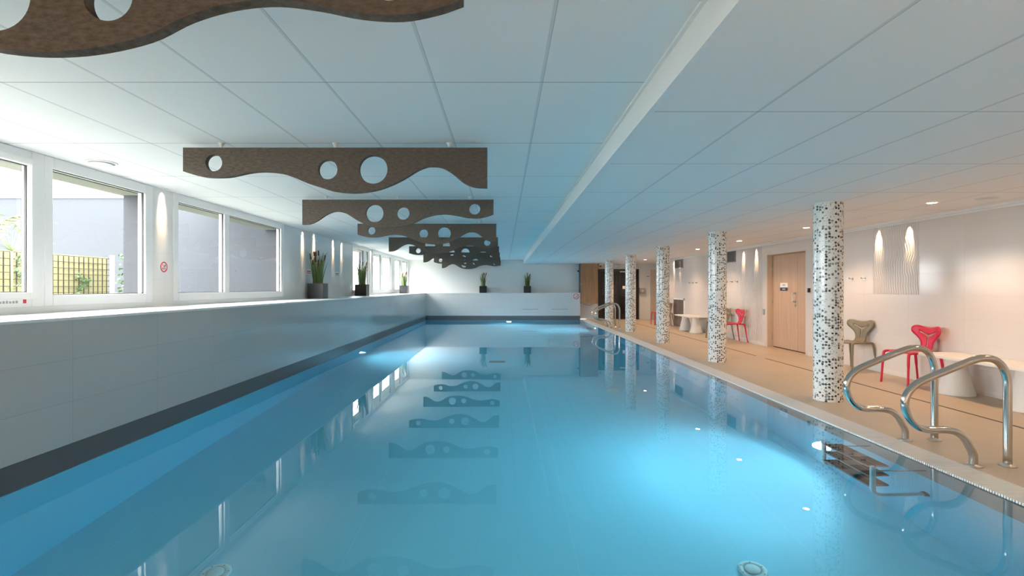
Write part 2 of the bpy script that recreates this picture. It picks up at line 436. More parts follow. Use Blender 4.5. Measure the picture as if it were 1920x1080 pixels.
window(4,6.106,9.17,[(6.196,7.223),(7.349,9.05)],'wide white window with two panes looking on a grey wall')
window(5,13.31,15.05,[(13.37,14.40),(14.58,14.87)],'white window behind the brown reed planter')
window(6,15.32,18.06,[(15.46,16.43),(16.58,17.89)],'two pane white window between the far planters')
window(7,18.06,21.05,[(18.50,19.53),(19.83,20.92)],'white window in the far left corner')
# sticker on the frame below sash
t=thing('window_sticker',(XW+.012,4.2,1.185),'small pale sticker with red square below the opening window sash','sticker')
MB().box(0,.002,-.30,.02,-.022,.022).build('backing',M['sign_w'],t)
mb=MB(); 
for k in range(9): mb.box(.002,.003,-.29+k*.027,-.29+k*.027+.018,-.012,.010*(.5+.5*((k*7)%3)/2))
mb.build('lettering',M['grey'],t); MB().box(.002,.0035,-.01,.018,-.014,.018).build('red_square',M['sign_r'],t)

# far wall, back wall, right wall
mb=MB(); mb.box(XW-.3,XRR+.3,YE,YE+.2,0,2.62); struct('wall_far',mb,'wall_plain','white far wall')
mb=MB(); mb.box(XW-.3,XRR+.3,YB-.2,YB,0,2.62); struct('wall_back',mb,'wall_plain')
DY0,DY1,DZ=9.84,11.31,2.03
mb=MB(); mb.box(XR,XR+.25,YB,DY0,0,2.62); mb.box(XR,XR+.25,DY1,YRR,0,2.62); mb.box(XR,XR+.25,DY0,DY1,DZ,2.62)
struct('wall_right',mb,'wall_right','glossy white tiled wall at right')
mb=MB(); mb.box(XRR,XRR+.2,YRR-.2,YE,0,2.62); mb.box(XR+.25,XRR,YRR-.2,YRR,0,2.62); struct('wall_recess',mb,'wall_plain','white wall of the far right recess')

# door 1 (pale wood, leaf and a half)
d=thing('door_1',(XR+.12,(DY0+DY1)/2,0),'pale wood door of one wide and one narrow leaf in the right wall','door',kind='structure')
cy=(DY0+DY1)/2
mb=MB(); mb.box(-.12,.06,DY1-.03-cy,DY1-cy,0,DZ); mb.box(-.12,.06,DY0-cy,DY0+.02-cy,0,DZ); mb.box(-.12,.06,DY0-cy,DY1-cy,DZ-.02,DZ)
mb.build('door_frame',M['jamb'],d)
leaf=MB().box(0,.045,10.325-cy,DY1-.034-cy,.02,DZ-.025).build('door_leaf',M['door'],d,bevel=.002,seg=1)
leaf2=MB().box(0,.045,DY0+.024-cy,10.318-cy,.02,DZ-.025).build('door_leaf',M['door'],d,bevel=.002,seg=1)
MB().box(.02,.045,DY0-cy,DY1-cy,0,.02).build('threshold',M['black'],d)
MB().box(.046,.05,DY0-cy,DY1-cy,.0,DZ-.02).build('door_backing',M['black'],d)
for z in (.22,1.02,1.62,1.80): MB().lathe([(.008,-.05),(.008,.05)],(-.008,DY1-.034-cy,z),12).build('hinge',M['steel_s'],leaf)
hy=10.40-cy
h=MB(); h.tube(smooth_path([(0,hy,1.185),(-.05,hy,1.185),(-.06,hy+.005,1.17),(-.06,hy+.01,1.10),(-.06,hy+.005,1.03),(-.05,hy,1.015),(0,hy,1.015)],4),.010,10)
h.lathe([(.026,-.006),(.026,.0)],(0,hy,1.185),20,ax='x'); h.lathe([(.026,-.006),(.026,.0)],(0,hy,1.015),20,ax='x')
h.build('door_handle',M['steel_s'],leaf)
MB().lathe([(.02,-.012),(.024,0)],(0,hy,.93),20,ax='x').build('lock',M['steel_s'],leaf)
# sign on the door
s=thing('door_sign',(XR+.12,10.82,1.318),'small white over navy sign plate on the pale wood door','sign')
MB().box(-.006,0,-.145,.145,-.083,.083).build('plate',M['sign_w'],s,bevel=.002,seg=1)
MB().box(-.0075,-.006,-.145,.145,-.083,-.015).build('navy_field',M['navy'],s)
mb=MB()
for k in range(5): mb.box(-.0072,-.006,-.05+k*.021,-.036+k*.021,.02,.05)
mb.build('lettering',M['grey'],s)
mb=MB()
for k in range(6): mb.box(-.009,-.0075,-.055+k*.019,-.043+k*.019,-.06,-.038)
mb.build('white_lettering',M['sign_w'],s)
s=thing('light_switch',(XR,11.42,.76),'small grey switch plate on the wall beside the pale wood door','switch')
MB().box(-.01,0,-.045,.045,-.06,.06).build('plate',M['grey'],s,bevel=.003); MB().box(-.015,-.01,-.028,.028,-.04,.04).build('rocker',M['steel_s'],s)
s=thing('access_reader',(XR,9.72,1.25),'tiny black access reader beside the pale wood door','reader')
MB().box(-.03,0,-.025,.025,-.04,.04).build('housing',M['sign_k'],s,bevel=.004); MB().box(-.032,-.03,-.01,.01,.01,.02).build('indicator',M['grey'],s)

# black door at far wall
d=thing('door_2',(4.70,YE,0),'black double door in the far wall behind the columns','door',kind='structure')
mb=MB(); mb.box(-.83,-.76,-.06,0,0,2.06); mb.box(.76,.83,-.06,0,0,2.06); mb.box(-.76,.76,-.06,0,1.99,2.06); mb.build('door_frame',M['black'],d)
for a,b in ((-.76,-.0),(.0,.76)):
    lf=MB().box(a+.004,b-.004,-.045,0,.01,1.985).build('door_leaf',M['black'],d)
    MB().box(a+.09,b-.09,-.047,-.045,.15,1.86).build('door_glass',M['blackglass'],lf)
    MB().box(a+.06,b-.06,-.085,-.06,.99,1.02).build('push_bar',M['black'],lf)
MB().box(.05,.33,-.10,-.045,1.93,1.97).build('door_closer',M['white'],d)
s=thing('door_notice',(4.92,YE-.05,1.31),'small pale notice stuck on the black far door','sign')
MB().box(-.055,.055,-.003,0,-.06,.06).build('plate',M['sign_w'],s)
mb=MB(); 
for k in range(3): mb.box(-.04,.04,-.0045,-.003,-.04+k*.03,-.03+k*.03)
mb.build('lettering',M['grey'],s)
d=thing('door_3',(6.42,YE,0),'plain beige door in the far right recess','door',kind='structure')
mb=MB(); mb.box(-.45,-.41,-.03,0,0,2.10); mb.box(.41,.45,-.03,0,0,2.10); mb.box(-.41,.41,-.03,0,2.06,2.10); mb.build('door_frame',M['trimw'],d)
lf=MB().box(-.408,.408,-.025,0,.01,2.055).build('door_leaf',M['jamb'],d); MB().box(-.36,-.24,-.06,-.045,1.0,1.02).build('door_handle',M['steel_s'],lf)

# soap / towel dispenser far
s=thing('towel_dispenser',(5.675,YE,1.17),'steel box dispenser on the far wall right of the black door','dispenser')
MB().box(-.10,.10,-.10,0,-.115,.115).build('housing',M['steel_s'],s,bevel=.008); MB().box(-.03,.03,-.105,-.10,-.05,.04).build('window_slot',M['sign_w'],s)
s=thing('wall_plaque',(5.93,YE,1.76),'small grey plaque high on the far wall beside the beige door','plaque')
MB().box(-.06,.06,-.008,0,-.02,.02).build('plate',M['grey'],s)

# ------------------------------------------------------------------ columns
cyf=lambda co:(math.atan2(co[1],co[0])/(2*pi)*(2*pi*.152),co[2]); 
class UVF:
    period=2*pi*.152
    def __call__(s,co): return cyf(co)
colY=[5.94,9.03,12.12,15.21,18.30]
clab=['nearest and largest mosaic column, beside the near handrails','second mosaic column, just left of the pale wood door','third mosaic column, middle one of the five','fourth mosaic column, in front of the right part of the black door','farthest and smallest mosaic column, behind the far handrails']
for i,y in enumerate(colY):
    n=64; mb=MB(); pr=[(.152,z*(ZR/12)) for z in range(13)]; mb.lathe(pr,(0,0,0),n,cap=False)
    # fix: proper uv seam handled by period
    if i==0:
        # rotate uv seam to the hidden side
        o=mb.build('mosaic_column',M['mosaic'],uv=UVF()); col0=o
        o.location=(3.76,y,0)
    else:
        o=col0.copy(); COL.objects.link(o); o.location=(3.76,y,0)
    o.rotation_euler=(0,0,-.5+i*.35)
    tag(o,clab[i],'column','round mosaic columns along the deck')

# ------------------------------------------------------------------ baffles
def prof(pts,Y,top):
    k=Y/960; return [((x-945)*k-((-1.33) if True else 0),(1.3-(y-539.3)*k)) for x,y in pts]
A_b=[(343,321),(365,327.5),(385,331.5),(408,332.5),(432,331),(455,326),(475,322.5),(495,321.3),(518,323),(540,328),(574,342),(600,350.5),(625.6,358),(658,361.3),(687,359.6),(718,352.7),(752,338),(780,321),(794,314.5),(807,311.6),(828,313.4),(848,324.7),(869,341.8),(889,350),(913.5,352)]
A_h=[(400.7,305.3,15.8),(614.3,317.8,18.3),(699.6,317.5,26.8)]
B_b=[(566.7,421.2),(581,420),(594.8,414),(608.5,404.6),(622,398.3),(634,396.6),(649.6,400.7),(670,413.4),(690.7,422.6),(718,426.4),(745.5,425.3),(773,419.2),(793.4,409.5),(814,403.6),(834.5,401.7),(855,404),(875.6,408),(896,409),(913.3,405.8),(925.3,401.7)]
B_h=[(702.3,400,16.6),(755.8,400,11.9),(890,391.8,10.4)]
ZT=2.40
def bf(pts,holes,Y):
    k=Y/960; bot=[p[:2] for p in [((x-945)*k+1.33,1.3-(y-539.3)*k) for x,y in pts]]
    sp=[tuple(p)[:2] for p in smooth_path([(x,z,0) for x,z in bot],5)]
    x0=sp[0][0]; x1=sp[-1][0]
    hl=[circ((x-945)*k+1.33,1.3-(y-539.3)*k,r*k,44) for x,y,r in holes]
    return sp+[(x1,ZT),(x0,ZT)],hl
bY=[1.63,4.02,6.40,8.81,11.2,13.6,16.0,18.4,20.78]
ordn=['nearest wavy brown baffle, cut off by the top of the picture','second wavy brown baffle, largest one seen whole','third wavy brown baffle, with its small hole at the right end','fourth wavy brown baffle from the camera','fifth wavy brown baffle from the camera','sixth wavy brown baffle from the camera','seventh wavy brown baffle from the camera','eighth wavy brown baffle from the camera','farthest wavy brown baffle, close to the far wall']
protoB={}
for i,y in enumerate(bY):
    ty='B' if i%2==0 else 'A'
    if ty not in protoB:
        t=thing('acoustic_baffle',(-1.33,y,0),ordn[i],'ceiling baffle','wavy baffles under the ceiling')
        o,h=bf(B_b,B_h,6.40) if ty=='B' else bf(A_b,A_h,4.02)
        mb=MB(); mb.plate(o,h,.04,lambda x,z,s:(x,.0 if s==0 else .045,z)); mb.build('panel',M['baffle'],t)
        for hx in (-.9,0,.9):
            c=MB(); c.lathe([(.026,ZC),(.022,ZC-.006),(.008,ZT+.006),(.004,ZT-.002)],(hx,.02,0),14); c.build('hanger_clip',M['white'],t)
        protoB[ty]=t
    else:
        t=dup(protoB[ty],loc=(-1.33,y,0),label=ordn[i])

# ------------------------------------------------------------------ handrails and ladders
def railpt(x,y): 
    k=3.735/960; px=1500+x/2.25; py=600+y/2.25
    return ((px-945)*k-3.42, 0, 1.3-(py-539.3)*k)
cp=[(720,614),(720,570),(712,530),(690,495),(655,471),(610,463),(560,463),(520,459),(485,440),(455,402),(442,352),(455,308),(490,272),(540,246),(640,205),(730,170),(775,161),(820,168),(853,195),(870,235),(876,280),(876,400),(876,616)]
rp=[railpt(*p) for p in cp]; rp[0]=(rp[0][0],0,0); rp[-1]=(rp[-1][0],0,0); rp=[(a,0,max(0,c)) for a,b,c in rp]
rp[1]=(0.003,0,rp[1][2]); rp[0]=(0.003,0,0)
t=thing('pool_handrail',(3.42,3.735,0),'polished steel handrail nearest the camera, at right edge of the picture','handrail','curved steel handrails by the pool')
MB().tube(smooth_path(rp,5),.0265,20).build('rail_tube',M['steel'],t)
for x in (rp[0][0],rp[-1][0]):
    MB().lathe([(.052,0),(.052,.004),(.046,.009),(.030,.012),(.028,.016)],(x,0,.001),28).build('base_flange',M['steel_s'],t)
rail=t
dup(rail,loc=(3.42,4.37,0),label='near steel handrail standing just right of the largest mosaic column')
dup(rail,loc=(3.42,16.3,0),label='nearer steel handrail of the small far pair')
dup(rail,loc=(3.42,16.93,0),label='farthest steel handrail, at left of the small far pair')
def ladder(y0,y1,label):
    t=thing('pool_ladder',((2.79),(y0+y1)/2,-.7),label,'ladder','underwater ladders'); cy=(y0+y1)/2
    for yy in (y0,y1):
        mb=MB(); z=lambda q:q+.7
        mb.tube(smooth_path([(-.06,yy-cy,z(-.045)),(-.06,yy-cy,z(-.3)),(-.06,yy-cy,z(-.55)),(-.045,yy-cy,z(-.63)),(0,yy-cy,z(-.67)),(.10,yy-cy,z(-.68)),(.24,yy-cy,z(-.68)),(.325,yy-cy,z(-.68))],5),.02,14)
        mb.build('side_rail',M['steel_s'],t)
        MB().tube([(-.06,yy-cy,z(-.16)),(.332,yy-cy,z(-.16))],.010,10).build('wall_bracket',M['steel'],t)
        MB().lathe([(.03,.31),(.036,.334)],(0,yy-cy,z(-.68)),18,ax='x').build('rubber_pad',M['black'],t)
        MB().lathe([(.022,0),(.020,.010),(.008,.014)],(-.06,yy-cy,z(-.045)),16).build('end_cap',M['steel'],t)
    for dz in (-.065,-.285,-.505):
        tr=MB().box(-.08,.08,y0-cy+.022,y1-cy-.022,dz+.7-.03,dz+.7)  .build('tread',M['tread'],t,bevel=.006)
        n=4; L=(y1-y0-.06)/5
        for k in (0,1,3,4):
            for a,b in ((-.075,-.004),(.004,.075)):
                MB().box(a,b,y0-cy+.03+k*L,y0-cy+.03+(k+1)*L-.002,dz+.7,dz+.7+.003).build('grip_pad',M['black'],tr)
    return t
l1=ladder(3.79,4.37,'steel ladder with three dark treads under water by the near handrails')
dup(l1,loc=(2.79,16.62,-.7),label='steel ladder under water by the far pair of handrails')

# ------------------------------------------------------------------ chairs
def chair(name,m,loc,rz,label):
    t=thing(name,loc,label,'chair','moulded chairs with cut-out backs',rz)
    # seat plate: rounded square with slight dish; faces local -Y
    def sup(a,w,dp,e=3.2):
        c,s=cos(a),sin(a); return (w*math.copysign(abs(c)**(2/e),c),dp*math.copysign(abs(s)**(2/e),s))
    ol=[sup(2*pi*i/48,.215,.215) for i in range(48)]
    def f(x,y,s):
        z=.448+.10*x*x-.006*sin((y+.2)*6)+(.0 if y>-.15 else -(-.15-y)**2*2.5); return (x,y,z-(.014 if s else 0))
    MB().plate(ol,[],0,f,.035).build('seat',m,t)
    # back plate
    half=[(.088,.44),(.088,.50),(.096,.555),(.122,.60),(.168,.645),(.208,.68),(.224,.72),(.215,.762),(.185,.785),(.145,.788),(.10,.778),(.05,.768),(0,.765)]
    hs=[tuple(p)[:2] for p in smooth_path([(x,z,0) for x,z in half],4)]
    ol=hs+[(-x,z) for x,z in hs[::-1][1:]]
    def arm(t0): return t0
    w=.011
    slot=[(-w,.50),(w,.50),(w,.60),(w+.004,.628),(.05,.655),(.10,.682),(.126,.694),(.132,.704),(.124,.712),(.10,.704),(.05,.680),(0,.663)]
    slot=slot+[(-x,z) for x,z in slot[::-1][1:-2]]+[]
    def fb(x,z,s):
        q=(z-.44)/.35; y=.195+.055*q-1.25*x*x*q
        if z<.50: y-= (.50-z)**2*14
        return (x,y+(.012 if s else 0),z)
    MB().plate(ol,[slot],0,fb,.03).build('backrest',m,t)
    for sx in (-1,1):
        MB().tube(smooth_path([(sx*.17,-.12,.435),(sx*.195,-.195,.432),(sx*.205,-.222,.40),(sx*.212,-.232,.25),(sx*.222,-.245,0)],5),[.016]*5+[.018]*5+[.017]*5+[.014]*6,12).build('leg',m,t)
        MB().tube(smooth_path([(sx*.17,.10,.435),(sx*.185,.19,.432),(sx*.195,.222,.40),(sx*.205,.250,.22),(sx*.222,.285,0)],5),[.016]*5+[.018]*5+[.017]*5+[.013]*6,12).build('leg',m,t)
        MB().tube([(sx*.172,-.14,.436),(sx*.172,.12,.436)],.012,10).build('seat_rail',m,t)
    return t
F=-pi/2
CX=5.47
c_r=chair('moulded_chair',M['red'],(CX,6.87,0),F+.05,'nearest red chair, at the left end of the near white bench')
MAPO={M['red'].name:M['olive']}
dup(c_r,loc=(CX+.03,8.12,0),rz=F+.30,label='nearest taupe chair, partly behind the largest column',mat=MAPO)
dup(c_r,loc=(CX,12.30,0),rz=F,label='red chair against the wall left of the pale wood door')
dup(c_r,loc=(CX,13.02,0),rz=F,label='taupe chair behind the red one near the pale wood door',mat=MAPO)
dup(c_r,loc=(CX,17.98,0),rz=F,label='farthest red chair, seen both sides of the middle column')
dup(c_r,loc=(CX-.02,17.42,0),rz=F-.1,label='farthest taupe chair, mostly hidden behind the middle column',mat=MAPO)

# ------------------------------------------------------------------ benches
def bench(cx,cy,label):
    t=thing('white_bench',(cx,cy,0),label,'bench','white benches on conical feet')
    def sup(a,w,dp,e):
        c,s=cos(a),sin(a); return (w*math.copysign(abs(c)**(2/e),c),dp*math.copysign(abs(s)**(2/e),s))
    ol=[sup(2*pi*i/72,.27,.74,9) for i in range(72)]
    MB().plate(ol,[],0,lambda x,y,s:(x,y,.475-(.028 if s else 0))).build('bench_top',M['bench'],t,bevel=.008)
    for dy in (-.43,.43):
        MB().lathe([(.185,0),(.185,.01),(.155,.12),(.128,.25),(.105,.36),(.10,.42),(.12,.447)],(0,dy,0),40).build('cone_foot',M['bench'],t)
    return t
b1=bench(5.52,5.82,'long white bench on conical feet at right edge of the picture')
dup(b1,loc=(5.52,15.15,0),label='white bench on conical feet between two far columns')

# ------------------------------------------------------------------ planters
def planter(loc,size,pm,h,seed,label,lean=False,dark=False,nb=75,cat=8):
    rnd=random.Random(seed)
    t=thing('reed_planter',loc,label,'potted plant','reed plants in square pots')
    p=MB(); s=size/2; hh=size
    p.box(-s,s,-s,-s+.015,0,hh); p.box(-s,s,s-.015,s,0,hh); p.box(-s,-s+.015,-s+.015,s-.015,0,hh); p.box(s-.015,s,-s+.015,s-.015,0,hh); p.box(-s+.015,s-.015,-s+.015,s-.015,0,.02)
    p.build('pot',M[pm],t)
    MB().box(-s+.016,s-.016,-s+.016,s-.016,hh-.06,hh-.03).build('soil',M['soil'],t)
    lf=MB()
    for k in range(nb):
        a=rnd.uniform(0,2*pi); r=rnd.uniform(0,.3)*size; x0,y0=r*cos(a),r*sin(a)
        H=h*rnd.uniform(.5,.97); sp=rnd.uniform(.03,.26)*H; bx,by=cos(a)*sp,sin(a)*sp
        w=rnd.uniform(.004,.008)*1.7; th=rnd.uniform(0,pi); wx,wy=w*cos(th),w*sin(th)
        vs=[];N=6
        for j in range(N+1):
            u=j/N; q=1-u**2*.95; cx=x0+bx*u**1.7; cy=y0+by*u**1.7; z=hh-.04+H*u
            vs+=[(cx-wx*q,cy-wy*q,z),(cx+wx*q,cy+wy*q,z),(cx+wy*q*.35,cy-wx*q*.35,z)]
        fs=[]
        for j in range(N):
            o=j*3
            for e in ((0,1),(1,2),(2,0)): fs.append((o+e[0],o+e[1],o+3+e[1],o+3+e[0]))
        lf.add(vs,fs)
    if lean: lf.tube([(0,-.06,hh-.04),(-.03,-.42,hh+.14),(-.05,-.85,hh+.34)],[.004,.003,.001],6)
    lf.build('foliage',M['reed'],t)
    for k in range(cat):
        a=rnd.uniform(0,2*pi); r=rnd.uniform(.05,.25)*size; x0,y0=r*cos(a),r*sin(a)
        H=h*rnd.uniform(.70,.98); tx=x0+cos(a)*H*rnd.uniform(.03,.22); ty=y0+sin(a)*H*.15
        if k==0: H=h*.985; tx=x0*.5
        P=[Vector((x0,y0,hh-.04)),Vector(((x0*.6+tx*.4),(y0*.6+ty*.4),hh-.04+H*.5)),Vector((tx,ty,hh-.04+H))]
        st=MB().tube(P,.003,6).build('stem',M['reed'],t)
        d=(P[2]-P[1]).normalized(); L=rnd.uniform(.10,.14)
        e=P[2]; s0=e-d*L
        MB().tube([s0,s0+d*.008,e-d*.018,e-d*.008,e+d*.0],[.004,*[.0145,.0145,.007,.002]],8).build('cattail',M['cattail'],st)
    return t
planter((-3.742,10.30,ZP),.30,'pot_g',.72,1,'grey square pot of reeds nearest the camera on the left ledge',nb=110,cat=10)
planter((-3.742,13.50,ZP),.30,'pot_b',.66,2,'brown square pot of reeds, second on the left ledge',lean=True,nb=110,cat=10)
planter((-3.735,19.15,ZP),.293,'pot_g',.62,3,'grey square pot of reeds in the far left corner of the ledge',cat=6)
planter((-.853,20.86,ZP),.285,'pot_k',.60,4,'left black pot of reeds on the far ledge',cat=6)
planter((.949,20.86,ZP),.285,'pot_k',.60,5,'right black pot of reeds on the far ledge',cat=6)

# ------------------------------------------------------------------ signs
def no_dive(loc,r,rot,label):
    t=thing('no_diving_sign',loc,label,'sign','round red no diving signs'); t.rotation_euler=rot   # disc in local XZ, facing -Y
    pl=lambda o,h,d0,d1:MB().plate(o,h,0,lambda x,z,s:(x,-d0 if s else -d1,z))
    pl(circ(0,0,r),[],0,.003).build('disc',M['sign_w'],t)
    pl(circ(0,0,r*.96),[circ(0,0,r*.76)],.003,.0045).build('red_ring',M['sign_r'],t)
    a=R(-45); w=r*.055; c,s=cos(a),sin(a); L=r*.8
    q=[(-L*c+w*s,-L*s-w*c),(L*c+w*s,L*s-w*c),(L*c-w*s,L*s+w*c),(-L*c-w*s,-L*s+w*c)]
    pl(q,[],.0045,.0055).build('red_slash',M['sign_r'],t)
    k=MB()
    for o in (circ(r*.30,r*.06,r*.10,16),[(r*.02,r*.16),(r*.12,r*.30),(r*.46,r*.36),(r*.52,r*.26),(r*.36,r*.18),(r*.24,r*.20)],[(r*.34,r*.34),(r*.40,r*.52),(r*.47,r*.52),(r*.46,r*.32)],[(-r*.5,-r*.22),(-r*.25,-r*.14),(0,-r*.25),(r*.05,-r*.33),(-r*.22,-r*.22),(-r*.48,-r*.30)],[(-r*.5,-r*.38),(-r*.2,-r*.31),(r*.1,-r*.40),(r*.1,-r*.48),(-r*.2,-r*.39),(-r*.5,-r*.46)]):
        k.plate(o,[],0,lambda x,z,s:(x,-.003 if s else -.004,z))
    k.build('diver_pictogram',M['sign_k'],t)
    return t
no_dive((XW+.001,5.94,1.54),.064,(0,0,R(90)),'round red no diving sign between the two left windows')
no_dive((2.91,YF,.945),.118,(0,0,0),'round red no diving sign on the far low wall')
for i,(yy,lb) in enumerate(((10.36,'small red and white notice just left of the grey reed planter'),(12.12,'small red and white notice right of the grey reed planter'))):
    t=thing('wall_notice',(XW+.001,yy,1.625),lb,'sign','red notices on the left wall')
    MB().box(0,.004,-.10,.10,-.05,.05).build('plate',M['sign_w'],t); MB().box(.004,.005,-.09,.09,-.042,.018).build('red_field',M['sign_r'],t)
    mb=MB()
    for k in range(5): mb.box(.005,.006,-.07+k*.03,-.05+k*.03,-.028,-.004)
    mb.build('lettering',M['sign_w'],t)

# ------------------------------------------------------------------ coat hooks, vents, small fittings
hook=None
for gi,(ys,gl) in enumerate((((8.81,8.52,8.23),'wall right of the largest column'),((13.30,13.0,12.72),'wall above the second pair of chairs'),((15.99,15.70,15.40),'wall above the far bench'))):
    for k,y in enumerate(ys):
        pos=('left','middle','right')[k]
        lb='%s chrome coat hook on the %s'%(pos,gl)
        if hook is None:
            hook=thing('coat_hook',(XR,y,1.448),lb,'hook','chrome coat hooks on the right wall')
            MB().lathe([(.022,-.006),(.022,0)],(0,0,0),18,ax='x').build('rosette',M['steel'],hook)
            MB().tube([(0,0,0),(-.045,0,0),(-.06,0,.012)],[.006,.006,.010],10).build('peg',M['steel'],hook)
            MB().tube([(-.035,-.035,0),(-.035,.035,0)],.005,8).build('cross_bar',M['steel'],hook)
        else: dup(hook,loc=(XR,y,1.448),label=lb)
for (y,w,lb) in ((16.96,.80,'farther grey vent grille high on the right wall'),(13.05,.50,'nearer grey vent grille high on the right wall, beside the second column')):
    t=thing('vent_grille',(XR,y,2.09),lb,'vent','vent grilles on the right wall')
    MB().box(-.006,0,-w/2,w/2,-.15,.15).build('backing',M['channel'],t)
    f=MB(); f.box(-.015,0,-w/2,-w/2+.02,-.15,.15); f.box(-.015,0,w/2-.02,w/2,-.15,.15); f.box(-.015,0,-w/2,w/2,-.15,-.13); f.box(-.015,0,-w/2,w/2,.13,.15); f.build('frame',M['grey'],t)
    f=MB()
    for k in range(12): f.xbox((-.009,0,-.12+k*.0215),(.014,w-.03,.003),None)
    f.build('slats',M['grey'],t)
# low glazed hatch in right wall
t=thing('glazed_hatch',(XR,16.98,0),'low smoked glass hatch with white frame in the wall beside the far bench','hatch')
mb=MB(); w=.54; mb.box(-.02,0,-w,-w+.05,0,.95); mb.box(-.02,0,w-.05,w,0,.95); mb.box(-.02,0,-w,w,.90,.95); mb.build('frame',M['trimw'],t)
MB().box(-.008,0,-w+.05,w-.05,.01,.90).build('smoked_panel',M['mirror'],t); MB().box(-.012,-.008,-.01,.01,.01,.90).build('mullion',M['steel_s'],t)
# slots in far parapet
for x,lb in ((1.055,'left thin dark slot in the far low wall'),(2.245,'right thin dark slot in the far low wall')):
    t=thing('wall_slot',(x,YF,.43),lb,'slot','slots in the far low wall'); MB().box(-.32,.32,-.003,0,-.006,.006).build('opening',M['channel'],t); MB().box(-.33,.33,-.006,-.001,.006,.010).build('lip',M['trimw'],t)
# oak cabinet
t=thing('oak_wall_cabinet',(3.437,YF,0),'oak clad box hanging below the ceiling at right end of the far low wall','cabinet')
MB().box(-.352,.352,.0,.39,.665,ZR-.002).build('body',M['oak'],t)
MB().box(-.362,-.353,.0,.39,1.09,ZR-.002).build('side_panel',M['black'],t)  # black sheet standing in for shade on the cabinet's left side
for z in (.80,1.45,2.05): MB().lathe([(.009,-.02),(.009,.02)],(-.335,-.006,z),10).build('hinge',M['steel_s'],t)
t=thing('black_cable',(3.43,YF+.2,.64),'black cable loop hanging under the oak cabinet','cable')
MB().tube(smooth_path([(-.19,0,.03),(-.15,0,-.02),(-.05,0,-.055),(.05,0,-.055),(.14,0,-.02),(.18,0,.03)],5),.006,8).build('loop',M['sign_k'],t)
t=thing('security_camera',(3.95,YE-.1,2.20),'white security camera with black lens above the black door','camera')
MB().box(-.08,.08,-.06,.1,.0,.07).build('mount',M['white'],t,bevel=.01); MB().lathe([(.004,-.06),(.03,-.05),(.045,-.02),(.045,.0)],(0,0,0),20).build('lens_dome',M['sign_k'],t)
t=thing('small_sensor',(3.05,YE-.012,1.98),'small black sensor on the far wall left of the oak cabinet','sensor')
MB().box(-.035,.035,-.03,.012,-.03,.03).build('housing',M['sign_k'],t,bevel=.006)
t=thing('emergency_light',(4.60,YE-.07,2.20),'round white emergency light above the black door','light')
MB().lathe([(.02,-.055),(.055,-.04),(.07,0),(.07,.03)],(0,0,0),24).build('dome',M['white'],t); MB().box(.07,.2,0,.06,-.02,.03).build('arm',M['white'],t)

# round ceiling discs
for (x,y,z,r,lb) in ((-3.66,4.66,ZC,.12,'round white air valve in the ceiling above the left windows'),(5.28,5.59,ZR,.11,'round white disc in the ceiling at right edge of the picture'),(5.02,7.17,ZR,.05,'small round detector in the ceiling between two downlights'),(4.97,14.5,ZR,.06,'small round detector in the ceiling above the far bench')):
    t=thing('ceiling_disc',(x,y,z),lb,'ceiling fitting'); MB().lathe([(r,0),(r,-.004),(r*.93,-.010),(r*.9,-.010)],(0,0,0),36).build('rim',M['trimw'],t)
    MB().lathe([(r*.82,-.012),(r*.5,-.017),(.01,-.018)],(0,0,0),32).build('disc',M['trimw'],t)

# ------------------------------------------------------------------ lights
def lamp(name,ty,parent,loc,power,col,rot=(0,0,0),**k):
    d=bpy.data.lights.new(name,ty); d.energy=power; d.color=col
    for a,b in k.items(): setattr(d,a,b)
    o=bpy.data.objects.new(name,d); COL.objects.link(o); o.parent=parent; o.location=loc; o.rotation_euler=rot; return o
WARM=(1,.62,.36); WARM2=(1,.70,.42)
ldist=['nearest visible','second','third','fourth','fifth','sixth','farthest']
dl=[3.5,1.1]+[5.885,8.33,10.7,13.0,15.4,17.86,20.2]  # last downlight is added behind a column to warm the far deck
for i,y in enumerate(dl):
    lb='round ceiling downlight outside the view' if i<2 else '%s warm round downlight in the row above the deck'%ldist[i-2]
    t=thing('ceiling_downlight',(4.92,y,ZR),lb,'ceiling light','warm downlights above the deck')
    MB().lathe([(.062,0),(.062,-.004),(.050,-.006),(.048,.0)],(0,0,0),32).build('trim_ring',M['white'],t)
    MB().lathe([(.046,-.003),(.02,-.004)],(0,0,0),28).build('lens',M['warm'],t)
    lamp('bulb','SPOT',t,(0,0,-.012),22 if i<2 else 60,WARM,spot_size=R(125),spot_blend=.7,shadow_soft_size=.04)
for i,(x,y,z) in enumerate(((-2.4,-1.1,ZC),(-.6,-1.1,ZC),(2.2,-1.1,ZR),(3.6,-1.1,ZR))):  # unseen downlights added behind the camera to brighten the near ceiling
    t=thing('ceiling_downlight',(x,y,z),'round ceiling downlight behind the viewpoint at the near end','ceiling light','downlights behind the viewpoint')
    MB().lathe([(.062,0),(.062,-.004),(.050,-.006),(.048,.0)],(0,0,0),32).build('trim_ring',M['white'],t)
    MB().lathe([(.046,-.003),(.02,-.004)],(0,0,0),28).build('lens',M['warm'],t)
    lamp('bulb','SPOT',t,(0,0,-.012),140,(1,.79,.64),spot_size=R(140),spot_blend=.7,shadow_soft_size=.04)
def wallspot(x,y,z,rot,lb,pw,grp):
    t=thing('wall_washer',(x,y,z),lb,'spotlight',grp)
    MB().lathe([(.04,0),(.04,-.003),(.032,-.004)],(0,0,0),24).build('trim_ring',M['white'],t)
    MB().lathe([(.026,-.002),(.01,-.003)],(0,0,0),20).build('lens',M['warm_dim'],t)
    lamp('bulb','SPOT',t,(0,0,-.01),pw*3,WARM2,rot=rot,spot_size=R(42),spot_blend=.6,shadow_soft_size=.015)
